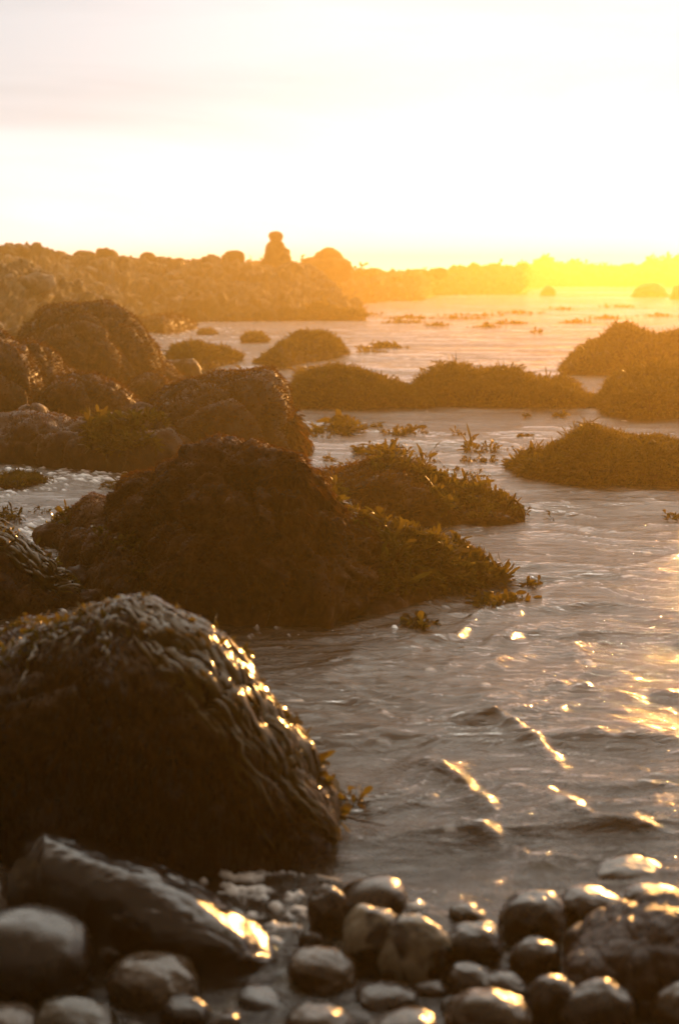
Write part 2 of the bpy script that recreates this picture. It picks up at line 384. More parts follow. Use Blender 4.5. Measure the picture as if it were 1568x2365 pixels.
def build_sea():
    nr, na = 1500, 620
    r0, r1 = 1.2, 195.0
    r = r0 * (r1 / r0) ** np.linspace(0, 1, nr)
    a = np.tan(np.linspace(-0.62, 0.62, na)) * 0.94
    R, A = np.meshgrid(r, a, indexing='ij')
    Y = R.copy(); X = A * R
    X = np.clip(X, -145, 145)
    Z = sea_h(X, Y)
    # foam amount
    P = np.stack([X, Y, X * 0], -1)
    foam = np.zeros_like(X)
    for (cx, cy_, rx, ry, am) in FOAM:
        d = ((X - cx) / rx) ** 2 + ((Y - cy_) / ry) ** 2
        foam = np.maximum(foam, am * np.exp(-d * 0.9))
    tex = fbm(P * np.array([24, 44, 1]), 5, 5, 0.7) * 0.5 + 0.5
    lace = 1 - np.abs(vnoise(P * np.array([14, 26, 1]) + 0.4 * fbm(P * 20, 2, 8)[..., None], 71)) * 2.4
    foamv = np.clip((foam * 0.85 + (tex - 0.5) * 0.75 + (lace - 0.5) * 0.5 - 0.55) * 2.6, 0, 1) * np.clip(foam * 4, 0, 1)
    flecks = np.clip((fbm(P * np.array([7, 12, 1]), 3, 91) - 1.12) * 8, 0, 1) * np.clip((Y - 2.6) / 0.5, 0, 1)
    foamv = np.clip(np.maximum(foamv * 0.95, flecks * 0.35), 0, 1)
    Z = Z + foamv * 0.008 * (0.5 + tex)
    V = np.stack([X, Y, Z], -1)
    o = mesh_obj('sea', V, grid_faces(nr, na)[:, ::-1], None)
    at = o.data.attributes.new('foam', 'FLOAT', 'POINT'); at.data.foreach_set('value', foamv.astype(np.float32).ravel())
    tag(o, kind='structure')
    m, t = new_mat('sea_water'); L = t.links.new
    geo = N(t, 'ShaderNodeNewGeometry')
    mp = N(t, 'ShaderNodeMapping'); mp.inputs['Scale'].default_value = (1, 2.6, 1); L(geo.outputs['Position'], mp.inputs[0])
    n1 = noise_tex(t, 9, 5, 0.62, mp.outputs[0], 0.7)
    mp2 = N(t, 'ShaderNodeMapping'); mp2.inputs['Scale'].default_value = (0.28, 1.3, 1); mp2.inputs['Rotation'].default_value = (0, 0, 0.06); L(geo.outputs['Position'], mp2.inputs[0])
    n2 = noise_tex(t, 1.6, 5, 0.65, mp2.outputs[0], 0.6)
    sepx = N(t, 'ShaderNodeSeparateXYZ'); L(geo.outputs['Position'], sepx.inputs[0])
    far = N(t, 'ShaderNodeMapRange'); far.inputs['From Min'].default_value = 6; far.inputs['From Max'].default_value = 22; L(sepx.outputs[1], far.inputs[0])
    b1 = bump(t, n1, 0.6, 0.022)
    b2 = N(t, 'ShaderNodeBump'); b2.inputs['Distance'].default_value = 0.11; L(n2, b2.inputs['Height']); L(b1, b2.inputs['Normal']); L(far.outputs[0], b2.inputs['Strength'])
    nn = b2.outputs[0]
    fr = N(t, 'ShaderNodeFresnel'); fr.inputs[0].default_value = 1.45; L(nn, fr.inputs['Normal'])
    gl = N(t, 'ShaderNodeBsdfGlossy'); gl.inputs['Roughness'].default_value = 0.06; L(nn, gl.inputs['Normal'])
    tr = N(t, 'ShaderNodeBsdfTransparent'); tr.inputs[0].default_value = (0.62, 0.55, 0.42, 1)
    df = N(t, 'ShaderNodeBsdfDiffuse'); df.inputs[0].default_value = (0.075, 0.055, 0.036, 1); L(nn, df.inputs['Normal'])
    dp = N(t, 'ShaderNodeMapRange', interpolation_type='SMOOTHSTEP'); dp.inputs['From Min'].default_value = 2.5; dp.inputs['From Max'].default_value = 4.2
    dp.inputs['To Min'].default_value = 0.12; dp.inputs['To Max'].default_value = 0.93; L(sepx.outputs[1], dp.inputs[0])
    body = N(t, 'ShaderNodeMixShader'); L(dp.outputs[0], body.inputs[0]); L(tr.outputs[0], body.inputs[1]); L(df.outputs[0], body.inputs[2])
    surf = N(t, 'ShaderNodeMixShader'); L(fr.outputs[0], surf.inputs[0]); L(body.outputs[0], surf.inputs[1]); L(gl.outputs[0], surf.inputs[2])
    fo = N(t, 'ShaderNodeBsdfPrincipled'); fo.inputs['Base Color'].default_value = (0.88, 0.88, 0.90, 1); fo.inputs['Roughness'].default_value = 0.45
    atn = N(t, 'ShaderNodeAttribute', attribute_name='foam')
    fm = N(t, 'ShaderNodeMixShader'); L(atn.outputs['Fac'], fm.inputs[0]); L(surf.outputs[0], fm.inputs[1]); L(fo.outputs[0], fm.inputs[2])
    o2 = N(t, 'ShaderNodeOutputMaterial'); L(fm.outputs[0], o2.inputs[0])
    o.data.materials.append(m)
build_sea()

# ------------------------------------------------------------------ seabed / shingle floor: one sheet
def bed_z(X, Y):
    base = np.interp(Y, [-29, 0, 1.6, 2.3, 2.9, 4.0, 8, 40, 199], [0.9, 0.45, 0.06, -0.025, -0.09, -0.30, -0.9, -1.6, -2.6])
    return base
def build_bed():
    ys = np.concatenate([np.linspace(-29, 1.4, 40), np.linspace(1.45, 4.5, 260), np.linspace(4.6, 199, 90)])
    xs = np.concatenate([np.linspace(-149, -2.1, 60), np.linspace(-2, 2, 300), np.linspace(2.1, 149, 60)])
    Y, X = np.meshgrid(ys, xs, indexing='ij')
    P = np.stack([X, Y, X * 0], -1)
    Z = bed_z(X, Y) + 0.012 * fbm(P * 12, 4, 6) + 0.02 * vnoise(P * 4, 3)
    V = np.stack([X, Y, Z], -1)
    o = mesh_obj('seabed', V, grid_faces(len(ys), len(xs))[:, ::-1], stone_mat('shingle_floor', [(0.3, (0.012, 0.008, 0.006)), (0.55, (0.04, 0.028, 0.018)), (0.75, (0.09, 0.07, 0.045))], 14))
    tag(o, kind='structure')
build_bed()

# ------------------------------------------------------------------ rock mounds from measured outlines
class Surf:
    pass
def mound(name, label, cat, top, base, df, db, mat, e1=1.0, e2=0.75, amp=0.06, freq=3.0, nu=160, nt=90, group=None, kind=None, rough_top=0.0, seed=1, kmin=0.08, z0=-0.25, fine=0.25, chunk=1.0, cfreq=None, rk=0.55):
    """top / base: outlines in photo units; df, db: metres from waterline to ridge and ridge to back."""
    top = np.array(top, float); base = np.array(base, float)
    xs = np.linspace(top[0, 0], top[-1, 0], nu)
    yt = np.interp(xs, top[:, 0], top[:, 1]); yb = np.interp(xs, base[:, 0], base[:, 1])
    if rough_top: yt = yt + rough_top * fbm1(xs, 1 / 22.0, 4, seed)
    yt = np.minimum(yt, yb - 1)
    hp = (yb - yt); k = np.sqrt(np.clip(hp / hp.max(), 0, 1)); k = np.maximum(k, kmin)
    P = np.zeros((nu, nt, 3))
    th = np.linspace(0, pi, nt - 4)
    for i, x in enumerate(xs):
        Fp = on_z(x, yb[i]); Yr = Fp[1] + df * k[i]
        R = on_y(x, yt[i], Yr); R[2] = max(R[2], 0.005)
        dirv = R - Fp; dirv[2] = 0; dirv /= np.linalg.norm(dirv) + 1e-9
        B = np.array([R[0], R[1], 0]) + dirv * db * k[i]
        s = np.where(th < pi / 2, 1 - np.abs(np.cos(th)) ** e1, np.abs(np.cos(th)) ** e1)
        zz = R[2] * np.sin(th) ** e2
        pl = np.where((th < pi / 2)[:, None], Fp + (np.array([R[0], R[1], 0]) - Fp) * s[:, None], np.array([R[0], R[1], 0]) + (B - np.array([R[0], R[1], 0])) * s[:, None])
        P[i, 2:-2, 0] = pl[:, 0]; P[i, 2:-2, 1] = pl[:, 1]; P[i, 2:-2, 2] = zz
        for j, q in ((0, 1.0), (1, 0.5)):
            P[i, j] = Fp - dirv * 0.02; P[i, j, 2] = z0 * q
            P[i, -1 - j] = B + dirv * 0.02; P[i, -1 - j, 2] = z0 * q
    nrm = normals_grid(P)
    if nrm[nu // 2, nt // 2, 2] < 0: nrm = -nrm
    size = amp
    d = fbm(P * freq, 5, seed, 0.52) * size + np.abs(vnoise(P * freq * 0.6, seed + 9)) * size * 0.6 + fbm(P * freq * 6, 3, seed + 4) * size * fine
    if chunk:      # broken, blocky masses: creased cells at two sizes
        cf = cfreq or freq * 0.75
        Q = P + (size * 0.7) * np.stack([fbm(P * cf, 3, seed + 30), fbm(P * cf, 3, seed + 33), fbm(P * cf, 3, seed + 36)], -1)
        f1, f2 = worley(Q * cf, seed); g1, g2 = worley(Q * cf * 2.6, seed + 2)
        d = d * 0.6 + chunk * size * (1.5 * (0.55 - f1) - 0.7 * np.exp(-(f2 - f1) / 0.10) + 0.5 * (0.5 - g1) - 0.25 * np.exp(-(g2 - g1) / 0.10))
    d = d - np.median(d[:, int(nt * .4):int(nt * .6)]) * 1.1
    w = np.ones(nu); w[:6] = np.linspace(0, 1, 6); w[-6:] = np.linspace(1, 0, 6)
    ridge = 1 - rk * np.exp(-((np.linspace(-1, 1, nt)) / 0.12) ** 2)
    P = P + nrm * (d * w[:, None] * ridge[None, :])[..., None]
    # close both ends
    o = mesh_obj(name, P, grid_faces(nu, nt) if normals_grid(P)[nu // 2, nt // 2, 2] > 0 else grid_faces(nu, nt)[:, ::-1], mat)
    tag(o, label, cat, group, kind)
    S = Surf(); S.P = P; n = normals_grid(P)
    if n[nu // 2, nt // 2, 2] < 0: n = -n
    S.N = n; S.nu = nu; S.nt = nt; S.o = o
    return S

def sample(S, u, v):
    """bilinear sample of the surface, u, v in 0..1"""
    a = np.clip(u, 0, 1) * (S.nu - 1.001); b = np.clip(v, 0, 1) * (S.nt - 1.001)
    i = a.astype(int); j = b.astype(int); fa = (a - i)[..., None]; fb = (b - j)[..., None]
    g = lambda A: A[i, j] * (1 - fa) * (1 - fb) + A[i + 1, j] * fa * (1 - fb) + A[i, j + 1] * (1 - fa) * fb + A[i + 1, j + 1] * fa * fb
    n = g(S.N); n /= np.linalg.norm(n, axis=-1, keepdims=True) + 1e-9
    return g(S.P), n

def scatter_uv(S, n, vrange=(0.05, 0.75), urange=(0, 1), clump=0.0, seed=0):
    P = S.P
    du = np.linalg.norm(P[1:, :-1] - P[:-1, :-1], axis=-1); dv = np.linalg.norm(P[:-1, 1:] - P[:-1, :-1], axis=-1)
    A = du * dv
    jj = np.linspace(0, 1, S.nt - 1); ii = np.linspace(0, 1, S.nu - 1)
    A = A * ((jj >= vrange[0]) & (jj <= vrange[1]))[None, :] * ((ii >= urange[0]) & (ii <= urange[1]))[:, None]
    A = A * (P[:-1, :-1, 2] > -0.02)
    if clump:
        A = A * np.clip(fbm(P[:-1, :-1] * clump, 3, seed) * 1.6 + 0.35, 0, 1)
    c = np.cumsum(A.ravel()); c /= c[-1]
    idx = np.searchsorted(c, RNG.random(n)); i, j = np.unravel_index(idx, A.shape)
    return (i + RNG.random(n)) / (S.nu - 1), (j + RNG.random(n)) / (S.nt - 1)

def blades_mesh(name, root, dirs, nrm, length, width, mat, parent, lobed=False, droop=0.35, kind='stuff', K=4):
    """many small curved leaf blades; every blade is K quads"""
    n = len(root)
    side = np.cross(dirs, nrm); side /= np.linalg.norm(side, axis=-1, keepdims=True) + 1e-9
    tilt = RNG.normal(0, 0.6, (n, 1))
    side = side * np.cos(tilt) + nrm * np.sin(tilt)
    if lobed: prof = [0.35, 0.45, 0.9, 1.15, 0.5][:K + 1] if K == 4 else [0.4, 0.8, 1.1, .5]
    else: prof = [0.8, 1.0, 0.75, 0.45, 0.08] if K == 4 else ([0.9, 0.8, 0.1] if K == 2 else [0.9, 1.0, 0.6, 0.1])
    V = np.zeros((n, K + 1, 2, 3))
    curl = RNG.normal(0, 0.25, (n, 3)) * length[:, None]
    for k in range(K + 1):
        t = k / K
        c = root + dirs * (length * t)[:, None] + curl * (t * t) + np.array([0, 0, -1.0]) * (droop * length * t * t)[:, None]
        V[:, k, 0] = c - side * (width * prof[k] / 2)[:, None]
        V[:, k, 1] = c + side * (width * prof[k] / 2)[:, None]
    b = (np.arange(n) * (K + 1) * 2)[:, None]
    Fq = np.concatenate([np.stack([b[:, 0] + 2 * k, b[:, 0] + 2 * k + 1, b[:, 0] + 2 * k + 3, b[:, 0] + 2 * k + 2], -1) for k in range(K)])
    o = mesh_obj(name, V.reshape(-1, 3), Fq, mat, parent, smooth=True)
    if kind: o['kind'] = kind
    return o

def unit(v): return v / (np.linalg.norm(v, axis=-1, keepdims=True) + 1e-9)
def fuzz(S, n, length, width, mat, name='algae_cover', up=0.5, down=0.3, vr=(0.03, 0.72), ur=(0, 1), clump=0, lobed=False, droop=0.35, K=2, seed=0, spread=0.5):
    u, v = scatter_uv(S, n, vr, ur, clump, seed)
    p, nr = sample(S, u, v)
    g = np.array([0, 0, -1.0]); dn = unit(g - nr * (nr @ g)[:, None])
    d = unit(nr * 0.8 + np.array([0, 0, 1.0]) * up + dn * down + RNG.normal(0, spread, (n, 3)))
    ln = length * np.exp(RNG.normal(0, 0.35, n)); wd = width * np.exp(RNG.normal(0, 0.25, n))
    return blades_mesh(name, p - nr * 0.003, d, nr, ln, wd, mat, S.o, lobed, droop, K=K)

def fronds(S, n, length, width, mat, name='rockweed', vr=(0.3, 0.6), ur=(0, 1), per=6, up=1.0, clump=0, seed=0, droop=0.3, parent=None):
    """branching tufts: several lobed blades rising from one holdfast"""
    u, v = scatter_uv(S, n, vr, ur, clump, seed)
    p, nr = sample(S, u, v)
    base = unit(nr * 0.5 + np.array([0, 0, up]) + RNG.normal(0, 0.45, (n, 3)))
    sz = np.exp(RNG.normal(0, 0.35, n))
    p = np.repeat(p, per, 0); nr2 = np.repeat(nr, per, 0); base = np.repeat(base, per, 0); sz = np.repeat(sz, per)
    d = unit(base + RNG.normal(0, 0.45, p.shape))
    off = base * (RNG.random((len(p), 1)) * length * 0.6) * sz[:, None]
    return blades_mesh(name, p + off - nr2 * 0.004, d, unit(RNG.normal(0, 1, p.shape)), length * sz * RNG.uniform(0.5, 1.1, len(p)), width * sz, mat, parent or S.o, True, droop, K=4)

def straps(S, paths, mat, name, off=0.008, parent=None):
    """kelp straps following the rock; each path = (u0, v0, u1, v1, width, lift) """
    V = []; Fq = []; base = 0
    K = 40
    for (u0, v0, u1, v1, w, lift) in paths:
        t = np.linspace(0, 1, K)
        s1, s2 = RNG.random(2) * 100
        wob = 0.012 * (1 + 2 * t)
        u = u0 + (u1 - u0) * t + wob * fbm1(t + s1, 3, 3, 5) * np.minimum(1, t * 4); v = v0 + (v1 - v0) * t + wob * 1.5 * fbm1(t + s2, 3, 3, 8)
        p, nr = sample(S, u, v)
        hgt = off + lift * np.abs(fbm1(t + s2, 1.6, 2, 12)) + 0.0015 * np.sin(t * 17 + s1)
        p = p + nr * hgt[:, None]
        tg = unit(np.gradient(p, axis=0)); sd_ = unit(np.cross(tg, nr))
        tw = 0.22 * np.sin(t * RNG.uniform(4, 14) + s1)
        sd_ = sd_ * np.cos(tw)[:, None] + nr * np.sin(tw)[:, None]
        wd = w * np.clip(np.sin(pi * np.clip(t * 0.93 + 0.05, 0, 1)) ** 0.5, 0.15, 1) * (1 + 0.08 * np.sin(t * 45 + s2))
        a = p - sd_ * wd[:, None] / 2; c = p + sd_ * wd[:, None] / 2; mid = p + nr * (w * 0.12)
        V.append(np.stack([a, mid, c], 1).reshape(-1, 3))
        k = np.arange(K - 1) * 3 + base
        Fq.append(np.stack([k, k + 1, k + 4, k + 3], -1)); Fq.append(np.stack([k + 1, k + 2, k + 5, k + 4], -1))
        base += K * 3
    o = mesh_obj(name, np.concatenate(V), np.concatenate(Fq), mat, parent or S.o)
    return o

# ---------------- far shore (terrain of the setting)
headland = mound('headland', None, None,
    [(-420, 545), (-200, 556), (0, 570), (60, 575), (100, 580), (200, 597), (300, 603), (430, 606), (520, 606), (560, 612), (600, 615), (690, 616), (720, 618), (745, 640), (770, 668), (800, 700), (842, 731)],
    [(-420, 770), (300, 752), (345, 744), (600, 739), (842, 734)], 14, 16, M_ROCKF, e1=1.9, e2=1.7, rk=0.85, amp=0.27, freq=1.2, nu=420, nt=160, kind='structure', rough_top=3.5, seed=3, kmin=0.3, z0=-1.5, fine=0.7)
reef1 = mound('rock_reef', 'low dark reef running out from the headland to the right, with boulders on its back', 'reef',
    [(560, 612), (700, 606), (820, 628), (866, 626), (900, 633), (950, 631), (1020, 630), (1048, 620), (1100, 615), (1160, 613), (1225, 618), (1252, 640), (1262, 660)],
    [(560, 715), (740, 703), (850, 698), (960, 694), (1000, 683), (1110, 680), (1205, 679), (1215, 667), (1262, 664)], 12, 12, M_ROCKF, e1=1.7, e2=1.4, rk=0.8, amp=0.34, freq=1.1, nu=360, nt=90, rough_top=2.6, seed=5, z0=-1.5, kmin=0.3, fine=0.6)
reef2 = mound('rock_reef', 'farthest low reef along the horizon on the right, tufted along its top', 'reef',
    [(1150, 640), (1190, 620), (1235, 614), (1245, 603), (1270, 602), (1282, 612), (1350, 613), (1400, 618), (1480, 613), (1500, 604), (1535, 603), (1560, 610), (1800, 612), (1990, 640)],
    [(1150, 664), (1400, 662), (1700, 662), (1990, 660)], 14, 14, M_ROCKF, e2=0.7, amp=0.34, freq=0.9, nu=320, nt=60, rough_top=3.0, seed=8, z0=-1.5, kmin=0.3)
fronds(reef2, 500, 0.42, 0.16, W_WEED, vr=(0.42, 0.58), per=4, clump=0.25, seed=3)
fronds(reef1, 700, 0.2, 0.09, W_WEED, vr=(0.1, 0.55), per=4, clump=0.3, seed=4)
inner_bank = mound('headland', None, None,
    [(-420, 600), (-200, 606), (0, 612), (50, 612), (95, 630), (150, 652), (200, 668), (250, 690), (300, 722), (335, 752)],
    [(-420, 880), (-200, 860), (0, 830), (150, 800), (335, 765)], 7, 8, M_ROCKF, e1=1.9, e2=1.7, rk=0.7, amp=0.22, freq=1.5, nu=260, nt=130, kind='structure', rough_top=4, seed=12, kmin=0.3, z0=-1, fine=0.7)

# ---------------- boulders on the headland
def ico(sub):
    import bmesh
    bm = bmesh.new(); bmesh.ops.create_icosphere(bm, subdivisions=sub, radius=1.0)
    V = np.array([v.co[:] for v in bm.verts]); Fc = np.array([[v.index for v in f.verts] for f in bm.faces]); bm.free()
    return V, Fc
ICO4 = ico(4); ICO5 = ico(5)
def blob(name, loc, dims, mat, rotz=0.0, tilt=0.0, amp=0.12, freq=1.1, seed=1, box=0.85, sub=4, parent=None, fine=0.25, rolly=0.0):
    V, Fc = ICO4 if sub == 4 else ICO5
    V = np.sign(V) * np.abs(V) ** box
    V = V / np.linalg.norm(V, axis=1, keepdims=True) ** 0.35
    d = 1 + amp * fbm(V * freq + seed * 5.7, 4, seed, 0.45) + amp * fine * fbm(V * freq * 5 + seed, 3, seed + 3)
    V = V * d[:, None]
    V = V / np.abs(V).max(0) * np.array(dims) / 2
    o = mesh_obj(name, V, np.zeros((0, 4), int), mat, parent, True, F3=Fc)
    o.location = loc; o.rotation_euler = (tilt, rolly, rotz)
    return o
def ridge_blob(x0, x1, yt, yb, Y, depth, mat, label, cat='boulder', name='boulder', **k):
    A = on_y((x0 + x1) / 2, (yt + yb) / 2, Y); w = (x1 - x0) * Y / F; h = (yb - yt) * Y / F
    o = blob(name, A, (w, depth, h), mat, **k)
    tag(o, label, cat)
    return o
stack = bpy.data.objects.new('rock_stack', None); COL.objects.link(stack)
sb = on_y(637, 606, 54.5); stack.location = sb
tag(stack, 'tall rock stack with a rounded head, highest thing on the headland skyline', 'rock stack')
def st_part(name, x0, x1, yt, yb, dep, **k):
    A = on_y((x0 + x1) / 2, (yt + yb) / 2, 54.5) - sb
    return blob(name, A, ((x1 - x0) * 54.5 / F, dep, (yb - yt) * 54.5 / F), M_ROCKF, parent=stack, **k)
st_part('body', 598, 678, 562, 690, 1.2, box=0.72, seed=4, amp=0.26)
st_part('shoulder', 612, 660, 553, 606, 0.75, box=0.8, seed=9, amp=0.14)
st_part('head', 620, 655, 533, 559, 0.55, box=0.95, seed=6, amp=0.08)
ridge_blob(686, 814, 588, 662, 66, 1.8, M_ROCKF, 'broad pale crag standing to the right of the rock stack', seed=15, box=0.75, amp=0.22)
ridge_blob(716, 799, 572, 660, 66, 1.4, M_ROCKF, 'rounded crown of the crag beside the rock stack', seed=14, box=0.85, amp=0.2)
ridge_blob(510, 566, 575, 628, 54, 0.9, M_ROCKF, 'smooth round boulder on the skyline left of the rock stack', seed=16, box=0.7, amp=0.2)
ridge_blob(220, 276, 572, 624, 50, 0.9, M_ROCKF, 'dark upright boulder on the left skyline', seed=17, box=0.75, amp=0.16)
ridge_blob(162, 228, 575, 622, 50, 0.9, M_ROCKF, 'pale slab boulder next to the dark upright boulder on the left skyline', seed=18, box=0.8, amp=0.14)
ridge_blob(323, 366, 582, 620, 52, 0.7, M_ROCKF, 'small peaked boulder on the skyline in the middle of the left bank', seed=19, box=0.85, amp=0.2)
ridge_blob(348, 395, 592, 614, 52, 0.7, M_ROCKF, 'flat boulder leaning on the small peaked boulder', seed=20, box=0.75, amp=0.14)
ridge_blob(400, 428, 595, 612, 52, 0.5, M_ROCKF, 'small square boulder on the skyline left of the smooth round boulder', seed=21, box=0.7, amp=0.1)
ridge_blob(118, 162, 579, 606, 49, 0.8, M_ROCKF, 'low hump of rock at the far left of the skyline', seed=28, box=0.8, amp=0.14)
ridge_blob(936, 992, 621, 652, 84, 1.4, M_ROCKF, 'flat topped block on the low reef just right of the gap in the skyline', seed=22, box=0.65, amp=0.1)
ridge_blob(996, 1032, 618, 645, 84, 1.0, M_ROCKF, 'small block on the low reef beside the flat topped block', seed=23, box=0.65, amp=0.14)
ridge_blob(845, 900, 624, 650, 80, 1.3, M_ROCKF, 'low rounded block on the reef in the gap of the skyline', seed=24, box=0.7, amp=0.12)
# rubble
rub_src = [blob('boulder', (0, 0, 0), (1, 1, 0.75), M_RUBBLE, seed=40 + i, box=0.75, amp=0.25, freq=1.3) for i in range(5)]
for i in range(230):
    s = rub_src[i % 5]
    o = s if i < 5 else s.copy()
    if i >= 5: COL.objects.link(o)
    host = headland if i % 3 else inner_bank
    for _ in range(50):
        u, v = RNG.uniform(0.22, 0.72 if host is headland else 0.95), RNG.uniform(0.15, 0.52)
        if RNG.random() < 0.35: v = RNG.uniform(0.44, 0.52)
        p, nr = sample(host, np.array([u]), np.array([v]))
        if p[0, 0] > -12.5: break
    sc = (0.26 if v < 0.43 else 0.13) * math.exp(random.gauss(0, 0.45))
    o.location = p[0] + np.array([0, 0, 0.05 * sc]); o.scale = (sc * random.uniform(0.8, 1.3), sc, sc * random.uniform(0.7, 1.2))
    o.rotation_euler = (random.uniform(-.4, .4), random.uniform(-.4, .4), random.uniform(0, 6.28))
    tag(o, 'one of the loose grey boulders strewn over the headland bank', 'boulder', 'loose boulders strewn over the headland')

# small far rocks
mound('rock', 'tiny pointed rock in the bright water before the far reef', 'rock', [(1246, 681), (1252, 668), (1262, 659), (1272, 662), (1284, 681)], [(1246, 682), (1284, 682)], 0.8, 0.8, M_ROCK, amp=0.1, freq=1.2, nu=40, nt=40)
mound('rock', 'low dark rock at the right of the far bright water', 'rock', [(1456, 684), (1466, 668), (1480, 658), (1500, 652), (1520, 655), (1530, 662), (1547, 682)], [(1456, 686), (1547, 686)], 1.5, 1.5, M_ROCK, amp=0.12, freq=0.9, nu=60, nt=50)
mound('rock', 'far dark rock cut off by the right edge', 'rock', [(1545, 688), (1556, 662), (1580, 655), (1640, 655), (1680, 688)], [(1545, 690), (1680, 690)], 1.5, 1.5, M_ROCK, amp=0.12, freq=0.9, nu=60, nt=50)

# ---------------- left-hand boulders, far to near
def boulder(label, top, base, df, db, mat=M_ROCK, nf=9000, fl=0.022, fw=0.006, **k):
    S = mound(k.pop('name', 'boulder'), label, k.pop('cat', 'boulder'), top, base, df, db, mat, **k)
    if nf: fuzz(S, nf, fl, fw, W_MOSS, vr=(0.03, 0.66))
    return S
b_far = boulder('low weedy rock at the foot of the headland where the inlet begins', [(318, 755), (330, 738), (365, 727), (410, 730), (440, 738), (455, 748)], [(318, 765), (380, 772), (455, 758)], 1.2, 1.2, nf=2500, fl=0.06, fw=0.02, amp=0.07, freq=1.2, nu=80, nt=50, name='weedy_rock')
b1 = boulder('big rounded boulder behind the left group, reaching highest toward the headland', [(40, 800), (60, 760), (90, 722), (150, 700), (200, 698), (245, 706), (290, 742), (340, 780), (385, 828), (422, 872)], [(40, 905), (240, 900), (340, 890), (422, 880)], 1.4, 1.4, amp=0.10, freq=1.2, nf=14000, fl=0.035, fw=0.011, seed=2, e1=1.4, e2=0.95, rough_top=3)
b2 = boulder('dark boulder cut by the left edge, beside the highest boulder', [(-160, 800), (-60, 745), (0, 760), (40, 790), (85, 798), (120, 815), (162, 855), (200, 905)], [(-160, 985), (60, 975), (200, 940)], 1.0, 1.0, amp=0.08, freq=1.6, nf=9000, fl=0.03, fw=0.010, seed=4, e1=1.4, e2=0.95, rough_top=3)
b4 = boulder('small brown rock wedged between three larger boulders', [(280, 905), (310, 878), (345, 862), (380, 870), (418, 905), (440, 932)], [(280, 950), (440, 950)], 0.5, 0.6, amp=0.05, freq=2.4, nf=4000, fl=0.025, fw=0.008, seed=6, rough_top=3)
b3 = boulder('round brown boulder in the middle of the left group, gold rim on its right slope', [(60, 960), (95, 925), (130, 872), (170, 858), (220, 864), (270, 892), (315, 930), (350, 975)], [(60, 1010), (200, 1010), (350, 1000)], 0.7, 0.8, amp=0.06, freq=2.0, nf=8000, fl=0.026, fw=0.008, seed=7, rough_top=3)
b5 = boulder('high boulder with a steep bare pale right edge standing in the water', [(320, 975), (345, 945), (385, 905), (440, 878), (520, 862), (590, 850), (630, 851), (650, 872), (662, 905), (676, 955), (692, 990), (703, 1045)], [(320, 1060), (500, 1075), (640, 1065), (703, 1052)], 0.8, 0.9, mat=M_ROCKP, amp=0.05, freq=1.9, nf=13000, fl=0.024, fw=0.008, seed=9, e2=0.6, rough_top=2)
fronds(b5, 260, 0.05, 0.015, W_MOSS, vr=(0.1, 0.55), ur=(0.93, 1.0), per=6, up=0.2, droop=1.0)
b6 = boulder('long low rock mass with whitish barnacle patches above the foaming pool', [(-160, 960), (-60, 945), (0, 962), (60, 950), (150, 962), (250, 972), (330, 965), (420, 985), (470, 1012), (505, 1045)], [(-160, 1070), (0, 1068), (150, 1080), (300, 1092), (400, 1086), (505, 1062)], 0.7, 0.7, mat=M_ROCKP, amp=0.07, freq=2.6, nf=9000, fl=0.02, fw=0.006, seed=10, rough_top=4, e2=0.6)
fronds(b6, 900, 0.045, 0.014, W_WEED, vr=(0.1, 0.5), ur=(0.55, 1.0), per=6, up=0.5, clump=2.0)
b8 = boulder('weedy reef spreading right behind the great central boulder, curling kelp at its tip', [(660, 1150), (700, 1118), (740, 1098), (800, 1084), (860, 1080), (900, 1072), (950, 1078), (985, 1096), (1020, 1134), (1060, 1138), (1110, 1156), (1165, 1170), (1212, 1192)], [(660, 1215), (900, 1212), (1100, 1206), (1212, 1200)], 0.55, 0.6, amp=0.045, freq=4, nf=9000, fl=0.03, fw=0.008, seed=13, name='weedy_reef', cat='reef', e2=0.8)
b7 = boulder('great central boulder, brown algae all over, tapering to a weedy tail in the water', [(268, 1215), (272, 1140), (285, 1112), (310, 1098), (350, 1086), (400, 1068), (440, 1040), (490, 1012), (555, 1008), (610, 1028), (648, 1058), (690, 1060), (722, 1102), (780, 1150), (850, 1195), (900, 1228), (960, 1248), (1040, 1262), (1100, 1300), (1145, 1332), (1168, 1350)],
    [(268, 1320), (290, 1345), (350, 1395), (450, 1440), (600, 1462), (750, 1442), (900, 1412), (1000, 1388), (1100, 1370), (1168, 1356)], 0.62, 0.6, amp=0.055, fine=0.6, freq=3.4, nf=52000, fl=0.014, fw=0.0042, seed=17, nu=300, nt=160, e2=0.62, rough_top=3)
fuzz(b7, 16000, 0.03, 0.006, W_MOSS, name='hanging_algae', up=-0.2, down=1.0, vr=(0.2, 0.55), ur=(0.4, 1.0), clump=3, droop=0.8, K=4)
fronds(b7, 1500, 0.034, 0.0075, W_WEED, vr=(0.05, 0.55), ur=(0.70, 1.0), per=7, up=0.7)
fronds(b7, 400, 0.024, 0.006, W_KELP, vr=(0.4, 0.55), ur=(0.55, 1.0), per=6, up=0.8, name='yellow_rockweed')
b9 = boulder('dark peaked rock rising left of the great central boulder', [(92, 1246), (130, 1208), (170, 1172), (212, 1142), (262, 1152), (300, 1190), (330, 1240)], [(92, 1256), (200, 1300), (330, 1320)], 0.35, 0.4, mat=M_ROCK, amp=0.02, freq=5, nf=6000, fl=0.013, fw=0.004, seed=19)
b10 = boulder('low wet rock at the foot of the great central boulder on its left', [(140, 1290), (170, 1240), (220, 1222), (280, 1226), (320, 1260), (340, 1330)], [(140, 1310), (200, 1360), (270, 1392), (340, 1400)], 0.3, 0.35, mat=M_ROCK, amp=0.03, freq=6, nf=5000, fl=0.013, fw=0.004, seed=20)
